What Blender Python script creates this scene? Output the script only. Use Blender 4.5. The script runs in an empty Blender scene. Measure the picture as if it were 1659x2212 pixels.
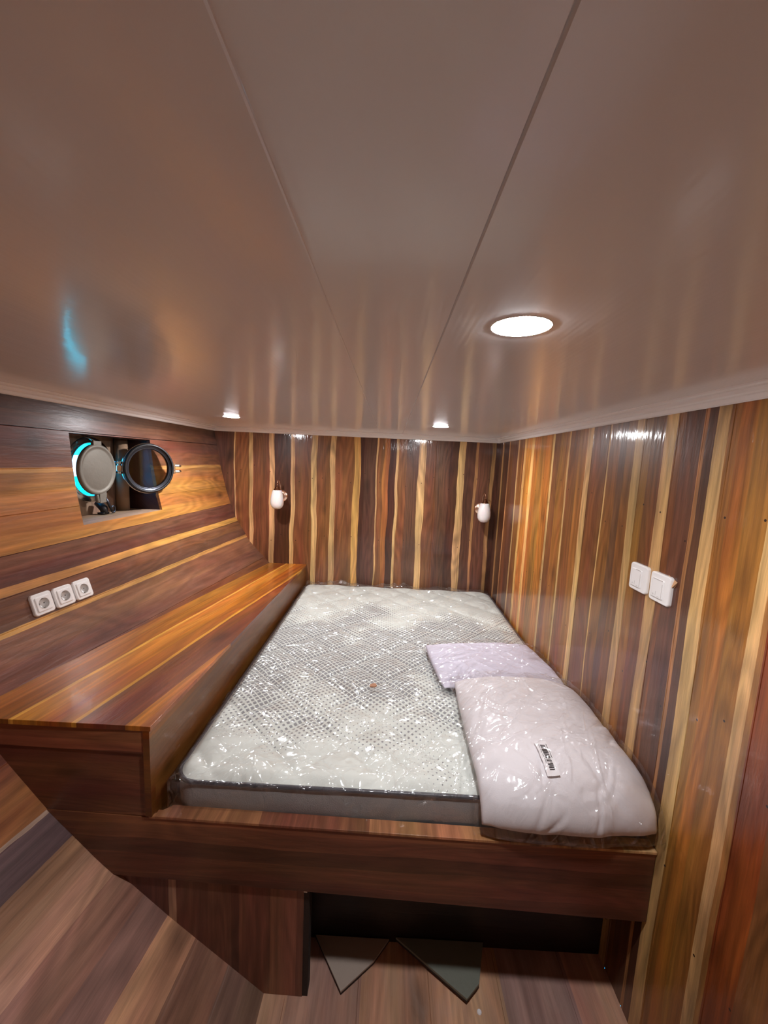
import bpy, math, random
import numpy as np
from mathutils import Vector, Matrix, noise as mn
random.seed(7)
rng = np.random.default_rng(5)
SC = bpy.context.scene
COL = SC.collection

# ------------------------------------------------------------------ camera
cam_d = bpy.data.cameras.new('camera')
cam = bpy.data.objects.new('camera', cam_d); COL.objects.link(cam)
cam_d.sensor_fit = 'HORIZONTAL'; cam_d.sensor_width = 36.0
cam_d.lens = 36.0 * 850.0 / 1659.0
cam_d.clip_start = 0.02
def _n(v): v = np.array(v, float); return v / np.linalg.norm(v)
_vy = _n((845 - 829.5, -(997 - 1106), -850.0))          # vanishing point of the room's depth
_up = -_n((520 - 829.5, -(8000 - 1106), -850.0))        # vanishing point of the plumb lines
_up = _n(_up - _vy * (_up @ _vy))
_x = np.cross(_vy, _up)
R = np.array([_x, _vy, _up])
M = Matrix.Identity(4)
for i in range(3):
    for j in range(3): M[i][j] = R[i][j]
M.translation = (0, 0, 1.79)
cam.matrix_world = M
SC.camera = cam

# ------------------------------------------------------------------ world, exposure
SC.view_settings.view_transform = 'Standard'
SC.view_settings.look = 'None'
SC.view_settings.exposure = 1.7
SC.view_settings.gamma = 1.0
SC.view_settings.use_curve_mapping = False
SC.cycles.use_denoising = True
SC.cycles.max_bounces = 10
SC.cycles.transparent_max_bounces = 16
SC.cycles.sample_clamp_indirect = 6.0
SC.cycles.caustics_reflective = False
SC.cycles.caustics_refractive = False
W = bpy.data.worlds.new('world'); SC.world = W; W.use_nodes = True
W.node_tree.nodes['Background'].inputs[0].default_value = (0.01, 0.42, 1.0, 1)
W.node_tree.nodes['Background'].inputs[1].default_value = 2.0
LAMP = 215.0            # strength of the downlight lenses
sun_d = bpy.data.lights.new('sun', 'SUN'); sun_d.energy = 2.5; sun_d.angle = .01
sun = bpy.data.objects.new('sun', sun_d); COL.objects.link(sun)
sun.rotation_euler = (0, math.radians(52), math.radians(10))     # daylight on the boat and water outside

# ------------------------------------------------------------------ helpers
def lin(c):
    if isinstance(c, str):
        c = tuple(int(c[i:i + 2], 16) for i in (0, 2, 4))
    o = []
    for v in c[:3]:
        v = v / 255.0
        o.append(v / 12.92 if v <= .04045 else ((v + .055) / 1.055) ** 2.4)
    return (o[0], o[1], o[2], 1.0)

def tag(o, label=None, cat=None, group=None, kind=None):
    if label: o['label'] = label
    if cat: o['category'] = cat
    if group: o['group'] = group
    if kind: o['kind'] = kind
    return o

def empty(name, loc, label=None, cat=None, group=None, kind=None, rot=None):
    o = bpy.data.objects.new(name, None); COL.objects.link(o)
    o.empty_display_size = 0.05
    o.location = loc
    if rot is not None: o.rotation_euler = rot
    return tag(o, label, cat, group, kind)

class MB:
    """collects vertices/faces with metre UVs; build() links ONE mesh object"""
    def __init__(s): s.v = []; s.f = []; s.uv = []
    def quad(s, pts, uvs=None):
        b = len(s.v); s.v += [tuple(p) for p in pts]; s.f.append(tuple(range(b, b + len(pts))))
        if uvs is None: uvs = [(0, 0)] * len(pts)
        s.uv += list(uvs)
    def box(s, lo, hi, along=0):
        x0, y0, z0 = lo; x1, y1, z1 = hi
        P = [(x0, y0, z0), (x1, y0, z0), (x1, y1, z0), (x0, y1, z0), (x0, y0, z1), (x1, y0, z1), (x1, y1, z1), (x0, y1, z1)]
        for f in ((3, 2, 1, 0), (4, 5, 6, 7), (0, 1, 5, 4), (1, 2, 6, 5), (2, 3, 7, 6), (3, 0, 4, 7)):
            pts = [P[i] for i in f]
            uv = []
            for p in pts:
                o = [p[i] for i in range(3) if i != along]
                ax = [i for i in range(3) if i != along]
                spread = [max(q[i] for q in pts) - min(q[i] for q in pts) for i in ax]
                u = o[0] if spread[0] >= spread[1] else o[1]
                uv.append((u, p[along]))
            s.quad(pts, uv)
    def grid(s, P, UV=None, flip=False, closeu=False):
        """P: array (n,m,3)"""
        n, m = P.shape[:2]; b = len(s.v)
        s.v += [tuple(map(float, P[i, j])) for i in range(n) for j in range(m)]
        V = lambda i, j: b + (i % n) * m + j
        for i in range(n if closeu else n - 1):
            for j in range(m - 1):
                ij = ((i, j), (i + 1, j), (i + 1, j + 1), (i, j + 1))
                if flip: ij = ij[::-1]
                s.f.append(tuple(V(*q) for q in ij))
                if UV is not None: s.uv += [tuple(map(float, UV[q[0] % n, q[1]])) for q in ij]
                else: s.uv += [(0, 0)] * 4
    def lathe(s, prof, seg=32, c=(0, 0, 0), axis='z'):
        n = len(prof); P = np.zeros((seg, n, 3))
        for i in range(seg):
            a = 2 * math.pi * i / seg
            for j, (r, h) in enumerate(prof):
                p = (r * math.cos(a), r * math.sin(a), h)
                if axis == 'y': p = (p[0], -p[2], p[1])
                if axis == 'x': p = (p[2], p[0], p[1])
                P[i, j] = (p[0] + c[0], p[1] + c[1], p[2] + c[2])
        s.grid(P, closeu=True)
    def tube(s, path, r, seg=10, cap=True):
        path = [Vector(p) for p in path]; n = len(path)
        rr = r if hasattr(r, '__len__') else [r] * n
        P = np.zeros((seg, n, 3)); up = None
        for j in range(n):
            t = (path[min(j + 1, n - 1)] - path[max(j - 1, 0)]).normalized()
            if up is None:
                up = Vector((0, 0, 1)) if abs(t.z) < .9 else Vector((1, 0, 0))
            a = t.cross(up).normalized(); b2 = t.cross(a).normalized(); up = -b2 if -b2.dot(up) > 0 else b2
            for i in range(seg):
                an = 2 * math.pi * i / seg
                P[i, j] = path[j] + (a * math.cos(an) + b2 * math.sin(an)) * rr[j]
        s.grid(P, closeu=True)
        if cap:
            for j in (0, n - 1):
                pts = [tuple(P[i, j]) for i in range(seg)]
                s.quad(pts if j == 0 else pts[::-1])
    def build(s, name, mat, parent=None, smooth=False, bevel=0, weld=True, mat_world=None):
        me = bpy.data.meshes.new(name)
        me.from_pydata(s.v, [], s.f)
        uvl = me.uv_layers.new(name='UVMap')
        uvl.data.foreach_set('uv', [c for u in s.uv for c in u])
        me.materials.append(mat)
        o = bpy.data.objects.new(name, me); COL.objects.link(o)
        if weld:
            import bmesh
            bm = bmesh.new(); bm.from_mesh(me); bmesh.ops.remove_doubles(bm, verts=bm.verts, dist=1e-5)
            bmesh.ops.recalc_face_normals(bm, faces=bm.faces); bm.to_mesh(me); bm.free()
        if smooth: me.polygons.foreach_set('use_smooth', [True] * len(me.polygons))
        if bevel:
            b = o.modifiers.new('bevel', 'BEVEL'); b.width = bevel; b.segments = 3; b.limit_method = 'ANGLE'
            me.polygons.foreach_set('use_smooth', [True] * len(me.polygons))
            wn = o.modifiers.new('wn', 'WEIGHTED_NORMAL'); wn.keep_sharp = True
        if parent: o.parent = parent
        return o

def prism(pts2, z0, z1, fn):
    """extruded polygon; fn(a, b, h) -> 3-D point"""
    m = MB(); n = len(pts2)
    m.quad([fn(a, b, z0) for a, b in pts2][::-1], [(a, b) for a, b in pts2][::-1])
    m.quad([fn(a, b, z1) for a, b in pts2], [(a, b) for a, b in pts2])
    for i in range(n):
        a, b = pts2[i], pts2[(i + 1) % n]
        m.quad([fn(*a, z0), fn(*b, z0), fn(*b, z1), fn(*a, z1)], [(a[0], a[1]), (b[0], b[1]), (b[0] + .01, b[1] + .01), (a[0] + .01, a[1] + .01)])
    return m

# ------------------------------------------------------------------ materials
def nmat(name):
    m = bpy.data.materials.new(name); m.use_nodes = True
    return m, m.node_tree.nodes, m.node_tree.links, m.node_tree.nodes['Principled BSDF']

def simple(name, col, rough=.5, metal=0.0, coat=0.0, bump=0.0, bscale=200.0, emit=None, estr=0.0, spec=.5, ior=None, trans=0.0, sss=0.0):
    m, N, L, b = nmat(name)
    b.inputs['Base Color'].default_value = lin(col)
    b.inputs['Roughness'].default_value = rough
    b.inputs['Metallic'].default_value = metal
    b.inputs['Coat Weight'].default_value = coat
    b.inputs['Specular IOR Level'].default_value = spec
    if sss: b.inputs['Subsurface Weight'].default_value = sss; b.inputs['Subsurface Scale'].default_value = .02
    if trans: b.inputs['Transmission Weight'].default_value = trans
    if emit: b.inputs['Emission Color'].default_value = emit; b.inputs['Emission Strength'].default_value = estr
    tc = N.new('ShaderNodeTexCoord')
    n = N.new('ShaderNodeTexNoise'); n.inputs['Scale'].default_value = bscale; n.inputs['Detail'].default_value = 4
    L.new(tc.outputs['Object'], n.inputs['Vector'])
    mr = N.new('ShaderNodeMapRange'); mr.inputs[3].default_value = max(0, rough - .06); mr.inputs[4].default_value = min(1, rough + .08)
    L.new(n.outputs[0], mr.inputs[0]); L.new(mr.outputs[0], b.inputs['Roughness'])
    if bump:
        bp = N.new('ShaderNodeBump'); bp.inputs['Strength'].default_value = bump; bp.inputs['Distance'].default_value = .002
        L.new(n.outputs[0], bp.inputs['Height']); L.new(bp.outputs[0], b.inputs['Normal'])
    return m

def bands_color(N, L, sock, bands):
    """bands: [(start, colour)...]; chains constant colour ramps of up to 30 stops"""
    bands = sorted(bands, key=lambda t: t[0])
    chunks = [bands[i:i + 29] for i in range(0, len(bands), 29)]
    prev = None
    for ci, ch in enumerate(chunks):
        a = ch[0][0] - .01; b = ch[-1][0] + .5
        mr = N.new('ShaderNodeMapRange'); mr.inputs[1].default_value = a; mr.inputs[2].default_value = b
        L.new(sock, mr.inputs[0])
        r = N.new('ShaderNodeValToRGB'); r.color_ramp.interpolation = 'CONSTANT'
        e = r.color_ramp.elements
        while len(e) > 1: e.remove(e[-1])
        e[0].position = 0; e[0].color = lin(ch[0][1])
        for s, c in ch:
            q = e.new((s - a) / (b - a)); q.color = lin(c)
        L.new(mr.outputs[0], r.inputs[0])
        if prev is None: prev = r.outputs[0]
        else:
            gt = N.new('ShaderNodeMath'); gt.operation = 'GREATER_THAN'; gt.inputs[1].default_value = ch[0][0]
            L.new(sock, gt.inputs[0])
            mx = N.new('ShaderNodeMix'); mx.data_type = 'RGBA'
            L.new(gt.outputs[0], mx.inputs[0]); L.new(prev, mx.inputs[6]); L.new(r.outputs[0], mx.inputs[7])
            prev = mx.outputs[2]
    return prev

def wood(name, bands, warp=.008, wv=1.3, gloss=.18, coat=.6, grain=.35, seed=0.0, knots=.5, nails=False, coat_rough=.09, satin=.4, bumpd=.0006, gain=1.12, dust=0.0, sat=.9):
    m, N, L, b = nmat(name)
    def math_(op, a, c=None, v=None):
        n = N.new('ShaderNodeMath'); n.operation = op; L.new(a, n.inputs[0])
        if c is not None: L.new(c, n.inputs[1])
        if v is not None: n.inputs[1].default_value = v
        return n.outputs[0]
    uv = N.new('ShaderNodeUVMap'); sp = N.new('ShaderNodeSeparateXYZ'); L.new(uv.outputs[0], sp.inputs[0])
    U, V = sp.outputs[0], sp.outputs[1]
    def nz(su, sv, detail=3, rough=.5, w=0.0, dist=0.0, src=None):
        c = N.new('ShaderNodeCombineXYZ')
        L.new(math_('MULTIPLY', src or U, v=su), c.inputs[0]); L.new(math_('MULTIPLY', V, v=sv), c.inputs[1])
        c.inputs[2].default_value = seed + w
        n = N.new('ShaderNodeTexNoise'); n.inputs['Scale'].default_value = 1; n.inputs['Detail'].default_value = detail
        n.inputs['Roughness'].default_value = rough; n.inputs['Distortion'].default_value = dist
        L.new(c.outputs[0], n.inputs['Vector']); return n.outputs[0]
    w1 = nz(7, wv, 2, .45, 1.1)
    w2 = nz(30, wv * 9, 2, .5, 3.7)
    d = math_('MULTIPLY', math_('SUBTRACT', w1, v=.5), v=2 * warp * 1.6)
    d2 = math_('MULTIPLY', math_('SUBTRACT', w2, v=.5), v=.0035)
    Uw = math_('ADD', math_('ADD', U, d), d2)
    col = bands_color(N, L, Uw, bands)
    # growth figure: contour lines of a stretched noise field
    fg = nz(5.5, .75, 2, .45, 9.3, .3, Uw)
    ring = math_('SINE', math_('MULTIPLY', fg, v=95))
    ringm = N.new('ShaderNodeMapRange'); ringm.inputs[1].default_value = -1; ringm.inputs[2].default_value = 1
    ringm.inputs[3].default_value = 1 - grain * .42; ringm.inputs[4].default_value = 1 + grain * .28; L.new(ring, ringm.inputs[0])
    # streaks
    st = nz(60, 1.6, 5, .62, 5.1, 0, Uw)
    stm = N.new('ShaderNodeMapRange'); stm.inputs[1].default_value = .25; stm.inputs[2].default_value = .75
    stm.inputs[3].default_value = 1 - grain * .95; stm.inputs[4].default_value = 1 + grain * .75; L.new(st, stm.inputs[0])
    # pores
    po = nz(420, 14, 3, .6, 2.2)
    pom = N.new('ShaderNodeMapRange'); pom.inputs[1].default_value = .3; pom.inputs[2].default_value = .7
    pom.inputs[3].default_value = 1 - grain * .35; pom.inputs[4].default_value = 1 + grain * .25; L.new(po, pom.inputs[0])
    # patchy heart
    pa = nz(9, 1.5, 3, .55, 7.7, .4)
    pam = N.new('ShaderNodeMapRange'); pam.inputs[1].default_value = .3; pam.inputs[2].default_value = .7
    pam.inputs[3].default_value = .72; pam.inputs[4].default_value = 1.22; L.new(pa, pam.inputs[0])
    tot = math_('MULTIPLY', math_('MULTIPLY', ringm.outputs[0], stm.outputs[0]), math_('MULTIPLY', pom.outputs[0], pam.outputs[0]))
    # knots
    kc = N.new('ShaderNodeCombineXYZ'); L.new(math_('MULTIPLY', Uw, v=4.2), kc.inputs[0]); L.new(math_('MULTIPLY', V, v=2.4), kc.inputs[1]); kc.inputs[2].default_value = seed
    kv = N.new('ShaderNodeTexVoronoi'); kv.inputs['Scale'].default_value = 1; L.new(kc.outputs[0], kv.inputs['Vector'])
    kn = math_('ADD', kv.outputs['Distance'], math_('MULTIPLY', math_('SUBTRACT', pa, v=.5), v=.25))
    km = N.new('ShaderNodeMapRange'); km.inputs[1].default_value = .02; km.inputs[2].default_value = .16
    km.inputs[3].default_value = 1 - knots; km.inputs[4].default_value = 1.0; L.new(kn, km.inputs[0])
    tot = math_('MULTIPLY', tot, km.outputs[0])
    tot = math_('MULTIPLY', tot, v=gain)
    hs = N.new('ShaderNodeVectorMath'); hs.operation = 'SCALE'; L.new(col, hs.inputs[0]); L.new(tot, hs.inputs['Scale'])
    out = hs.outputs[0]
    # warm hue shift with the patches
    hsv = N.new('ShaderNodeHueSaturation'); L.new(out, hsv.inputs['Color'])
    hm = N.new('ShaderNodeMapRange'); hm.inputs[1].default_value = .3; hm.inputs[2].default_value = .7; hm.inputs[3].default_value = .490; hm.inputs[4].default_value = .513
    L.new(nz(12, 1.1, 2, .5, 12.4), hm.inputs[0]); L.new(hm.outputs[0], hsv.inputs['Hue']); hsv.inputs['Saturation'].default_value = sat
    out = hsv.outputs[0]
    if dust:
        du = nz(14, 5, 5, .65, 15.0, 1.0)
        dm = N.new('ShaderNodeMapRange'); dm.inputs[1].default_value = .42; dm.inputs[2].default_value = .75; dm.inputs[3].default_value = 0; dm.inputs[4].default_value = dust
        L.new(du, dm.inputs[0])
        mx = N.new('ShaderNodeMix'); mx.data_type = 'RGBA'; L.new(dm.outputs[0], mx.inputs[0]); L.new(out, mx.inputs[6]); mx.inputs[7].default_value = lin('b8a69c')
        out = mx.outputs[2]
    if nails:
        vc = N.new('ShaderNodeCombineXYZ'); L.new(math_('MULTIPLY', U, v=9.0), vc.inputs[0]); L.new(math_('MULTIPLY', V, v=1.9), vc.inputs[1])
        vo = N.new('ShaderNodeTexVoronoi'); vo.voronoi_dimensions = '2D'; vo.inputs['Randomness'].default_value = .35; vo.inputs['Scale'].default_value = 1
        L.new(vc.outputs[0], vo.inputs['Vector'])
        # distance in metres
        df = N.new('ShaderNodeVectorMath'); df.operation = 'SUBTRACT'; L.new(vc.outputs[0], df.inputs[0]); L.new(vo.outputs['Position'], df.inputs[1])
        dv = N.new('ShaderNodeVectorMath'); dv.operation = 'DIVIDE'; L.new(df.outputs[0], dv.inputs[0]); dv.inputs[1].default_value = (9.0, 1.9, 1)
        ln = N.new('ShaderNodeVectorMath'); ln.operation = 'LENGTH'; L.new(dv.outputs[0], ln.inputs[0])
        lt = math_('LESS_THAN', ln.outputs['Value'], v=.0032)
        mx = N.new('ShaderNodeMix'); mx.data_type = 'RGBA'; L.new(lt, mx.inputs[0]); L.new(out, mx.inputs[6]); mx.inputs[7].default_value = lin('241410')
        out = mx.outputs[2]
    L.new(out, b.inputs['Base Color'])
    b.inputs['Roughness'].default_value = satin
    b.inputs['Coat Weight'].default_value = coat; b.inputs['Coat Roughness'].default_value = coat_rough
    b.inputs['Specular IOR Level'].default_value = .35
    # hand brushed varnish: broad ripples along the board
    r1 = nz(45, 7, 3, .6, 21.0, .6)
    bp = N.new('ShaderNodeBump'); bp.inputs['Strength'].default_value = .55; bp.inputs['Distance'].default_value = bumpd * 3
    L.new(r1, bp.inputs['Height'])
    bp2 = N.new('ShaderNodeBump'); bp2.inputs['Strength'].default_value = .35; bp2.inputs['Distance'].default_value = bumpd
    L.new(st, bp2.inputs['Height']); L.new(bp.outputs[0], bp2.inputs['Normal'])
    L.new(bp2.outputs[0], b.inputs['Normal']); L.new(bp.outputs[0], b.inputs['Coat Normal'])
    return m

D, P, Md, O, S = '4b291a', '633e2c', '7d4c2a', 'a5642f', 'c99f6a'
MR, ML, DP = '734529', '92602f', '5a3829'
back_bands = [(-1.7, P), (-1.283, S), (-1.262, Md), (-1.158, S), (-1.126, MR), (-.99, S), (-.948, D), (-.82, S), (-.788, MR), (-.642, S), (-.606, Md),
    (-.488, S), (-.45, Md), (-.305, 'c4924f'), (-.255, D), (-.215, DP), (-.125, S), (-.105, Md), (-.06, O), (-.02, D), (.028, S), (.058, Md),
    (.12, P), (.222, S), (.27, MR), (.36, P), (.47, D), (.54, S), (.588, DP), (.675, 'a97a4c'), (.694, P), (.80, 'a07448'), (.828, D), (.88, D)]
right_bands = [(-2, Md), (-1.6, S), (-1.55, MR), (-1.1, S), (-1.05, Md), (-.7, P), (-.4, S), (-.35, Md), (0, S), (.04, MR), (.3, Md), (.55, S), (.6, MR), (.78, '823f20'),
    (.850, 'a0703f'), (.862, S), (.893, ML), (.95, 'a0622f'), (1.0, ML), (1.03, S), (1.078, DP), (1.108, 'a9754c'), (1.122, DP), (1.15, P), (1.19, 'a8764c'), (1.2, Md), (1.222, S),
    (1.272, MR), (1.33, ML), (1.378, S), (1.414, Md), (1.47, P), (1.52, Md), (1.583, S), (1.6, MR), (1.66, Md), (1.722, S), (1.768, ML), (1.84, Md), (1.93, S), (1.948, ML),
    (2.04, MR), (2.118, S), (2.146, O), (2.25, ML), (2.33, O), (2.415, 'd9a865'), (2.452, 'b87638'), (2.558, 'd9a865'), (2.592, Md), (2.685, S), (2.715, P), (2.82, MR), (2.905, 'b98556'), (2.93, D),
    (3.06, 'b08055'), (3.09, DP), (3.16, D)]
hull_bands = [(-.3, '705649'), (.10, '7d5a49'), (.19, 'a87c60'), (.268, 'c9a98e'), (.276, '7c5c52'), (.34, '8b6353'), (.42, 'a57c64'), (.50, '9b6f58'), (.552, '5d4749'), (.637, 'a58a7a'), (.648, '8d5733'), (.80, '6b3b25'),
    (.95, '6f4636'), (1.02, '7b4f39'), (1.112, 'c08a4c'), (1.132, '66402f'), (1.18, '74492f'), (1.243, 'c48a48'), (1.274, '63382a'), (1.32, '704433'), (1.386, '4a2a18'), (1.389, 'b5793a'),
    (1.46, 'a86c33'), (1.528, '4a2a18'), (1.531, 'b0733a'), (1.62, 'aa7040'), (1.68, 'c89055'), (1.70, '7e4b34'), (1.78, '70402f'), (1.858, '2c1a14'), (1.861, '6a4232'), (1.92, '573628')]
box_bands = [(-2, Md), (-1.3, 'a06534'), (-1.21, '96582b'), (-1.125, 'd8a050'), (-1.11, 'b8793a'), (-1.04, 'a9682f'), (-.997, '9a5a2c'), (-.93, 'c88b42'), (-.92, '7a3f28'), (-.86, '6e3828'), (-.765, 'a0602f'), (-.72, '8d4f29'), (-.6, Md)]
ledge_bands = [(-3, '5a3a2b'), (.70, '6a4936'), (.80, '6e4c38'), (.9, '7a5038'), (.955, '8d4f29')]
rail_bands = [(-3, '4c2412'), (.43, '5a2c16'), (.50, '4a2413'), (.56, '603018'), (.62, '6d3819'), (.655, '5a2a15'), (.76, '633118'), (.86, '8a4a22'), (.90, '7f431f'), (.945, '2a1510'), (.96, '704020')]
cap_bands = [(-3, '9a5f33'), (-.4, '7d4526'), (0, 'a56a38'), (.4, 'b07a40'), (.75, 'c49a5c')]
panel_bands = [(-3, MR), (-.9, 'a87040'), (-.87, '6a3420'), (-.66, 'b08060'), (-.645, '6d3722'), (-.46, '592a18'), (-.44, '763d20'), (-.33, '8a4d28'), (-.24, '763c20')]
floor_bands = [(-3, '8d6f62')] + [(-1.97 + .2425 * k, c) for k, c in enumerate(['9a7a6a', '8d6f62', 'a4816d', '8a6a60', 'a58270', '957567', 'a07f6d', '8f7064', 'a6826c', 'ab8670', '8a6f68', 'a58070', '9a7a6a'])]

M_BACK = wood('varnished_teak_back', back_bands, warp=.015, wv=2.0, gain=1.2, grain=.42, sat=.98, nails=True, seed=1.0)
M_RIGHT = wood('varnished_teak_right', right_bands, warp=.010, wv=1.3, gain=1.08, grain=.42, sat=1.02, nails=True, seed=4.0)
def brighter(h, k): return ''.join('%02x' % min(255, int(int(h[i:i + 2], 16) * k)) for i in (0, 2, 4))
hull_bands = [(z, brighter(c, 1.10) if z < .66 and isinstance(c, str) else c) for z, c in hull_bands]
M_HULL = wood('teak_hull', hull_bands, warp=.004, wv=1.5, seed=8.0, knots=.6, coat=.16, coat_rough=.25, satin=.45, dust=.06, sat=1.0)
M_BOX = wood('teak_ledge_top', box_bands, warp=.007, seed=11.0, coat=.5, coat_rough=.12, knots=.3, sat=1.05)
M_LEDGE = wood('dull_teak_side', ledge_bands, sat=1.25, warp=.02, seed=13.0, coat=.25, coat_rough=.2, grain=.2)
M_RAIL = wood('dark_teak_rail', rail_bands, warp=.012, wv=2, seed=17.0, coat=.3, coat_rough=.18, grain=.3, gain=1.4)
M_CAP = wood('teak_cap', cap_bands, warp=.05, seed=19.0, coat=.3, grain=.35)
M_PANEL = wood('teak_lower_panel', panel_bands, sat=.85, gain=1.0, warp=.004, seed=23.0, coat=.3, coat_rough=.2)
M_FLOOR = wood('floor_boards', floor_bands, gain=1.45, sat=1.15, warp=.001, wv=1, seed=29.0, coat=.1, coat_rough=.3, grain=.25, satin=.55, knots=.35, dust=.25)
M_BARE = wood('bare_wood', [(-3, '8a6a4e'), (0, '94735a')], warp=.01, seed=31.0, coat=.0, grain=.2, satin=.7)
M_SHADE = wood('under_bed_shade', [(-3, '20120e'), (1.6, '20120e')], warp=.01, seed=35.0, coat=.0, grain=.2)  # under-bed shade put into the colour, not a wood stain
M_MAROON = wood('maroon_wood', [(-3, '3a211e'), (1.6, '402420')], warp=.01, seed=33.0, coat=.2, grain=.2)
M_CREAM = simple('cream_paint', 'e4e2dc', .5)
M_PVC = simple('white_trim_plastic', 'f0ebe8', .3, coat=.2)
M_WHITE = simple('white_switch_plastic', 'f3f1ef', .22, coat=.4)
M_GREYP = simple('socket_recess_plastic', 'd6d2ce', .35)
M_DARK = simple('dark_hole', '5a5654', .8)
M_LINE = simple('grey_groove', 'b5b0ac', .6)
M_GOLD = simple('rose_gold', 'ecc4ac', .24, metal=1.0)
M_BRASSD = simple('dark_brass', '8a5f48', .25, metal=1.0)
M_OPAL = simple('opal_glass', 'ece6e4', .25, coat=.5, sss=.3)
M_ALU = simple('cast_aluminium', '7d776d', .6, metal=.35, bump=.5, bscale=60)
M_ALUB = simple('bright_metal', 'c9c9c4', .18, metal=1.0)
M_STEELD = simple('dark_steel', '4a4d55', .3, metal=.9)
M_RUBBER = simple('black_rubber', '17171a', .45)
M_GREYB = simple('grey_weathered_board', '74766a', .6, bump=.6, bscale=80)
M_DUSTB = simple('dusty_ply', 'a8978a', .7, bump=.6, bscale=80)
M_EDGE = simple('dark_board_edge', '231813', .7)
M_PIPING = simple('charcoal_piping', '3c3b42', .4, coat=.1)
M_SIDE = simple('grey_mattress_side', '908e8c', .75, bump=.5, bscale=300)
M_LABEL = simple('label_paper', 'f0ebec', .4)
M_INK = simple('label_ink', '2f2b2e', .5)
M_TAPE = simple('masking_paper', 'c99a72', .6)
M_CHIP = simple('wood_chip', 'a9795a', .7, bump=.5)
M_HULLOUT = simple('white_boat_paint', 'e6e8ea', .5)
M_TEAL = simple('turquoise_boat_paint', '00d8c8', .4)
M_WATER = simple('turquoise_water', '1f9fa8', .15)
M_COTTON = simple('white_pillow_cotton', 'e6e0e2', .8, bump=.25, bscale=400)
M_LILAC = simple('lilac_pillow_cotton', 'dad5e4', .8, bump=.25, bscale=400)

def lamp_mat():
    m, N, L, b = nmat('downlight_lens')
    b.inputs['Base Color'].default_value = (.9, .9, .9, 1)
    b.inputs['Emission Color'].default_value = (.97, .97, 1.0, 1)
    b.inputs['Emission Strength'].default_value = LAMP
    return m
M_LAMP = lamp_mat()

def ceiling_mat():
    m, N, L, b = nmat('glossy_ceiling_panel')
    b.inputs['Base Color'].default_value = lin('ebe9ea')
    b.inputs['Roughness'].default_value = .19
    b.inputs['Specular IOR Level'].default_value = .42
    b.inputs['Coat Weight'].default_value = .12; b.inputs['Coat Roughness'].default_value = .06
    tc = N.new('ShaderNodeTexCoord'); sp = N.new('ShaderNodeSeparateXYZ'); L.new(tc.outputs['Object'], sp.inputs[0])
    mu = N.new('ShaderNodeMath'); mu.operation = 'MULTIPLY'; mu.inputs[1].default_value = 2 * math.pi / .011; L.new(sp.outputs[0], mu.inputs[0])
    si = N.new('ShaderNodeMath'); si.operation = 'SINE'; L.new(mu.outputs[0], si.inputs[0])
    n = N.new('ShaderNodeTexNoise'); n.inputs['Scale'].default_value = 1; n.inputs['Detail'].default_value = 2
    mp = N.new('ShaderNodeMapping'); mp.inputs['Scale'].default_value = (22, 2.2, 1); L.new(tc.outputs['Object'], mp.inputs[0]); L.new(mp.outputs[0], n.inputs['Vector'])
    b1 = N.new('ShaderNodeBump'); b1.inputs['Strength'].default_value = .03; b1.inputs['Distance'].default_value = .0006; L.new(si.outputs[0], b1.inputs['Height'])
    b2 = N.new('ShaderNodeBump'); b2.inputs['Strength'].default_value = .5; b2.inputs['Distance'].default_value = .0012; L.new(n.outputs[0], b2.inputs['Height'])
    L.new(b1.outputs[0], b2.inputs['Normal']); L.new(b2.outputs[0], b.inputs['Normal']); L.new(b2.outputs[0], b.inputs['Coat Normal'])
    return m
M_CEIL = ceiling_mat()

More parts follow.
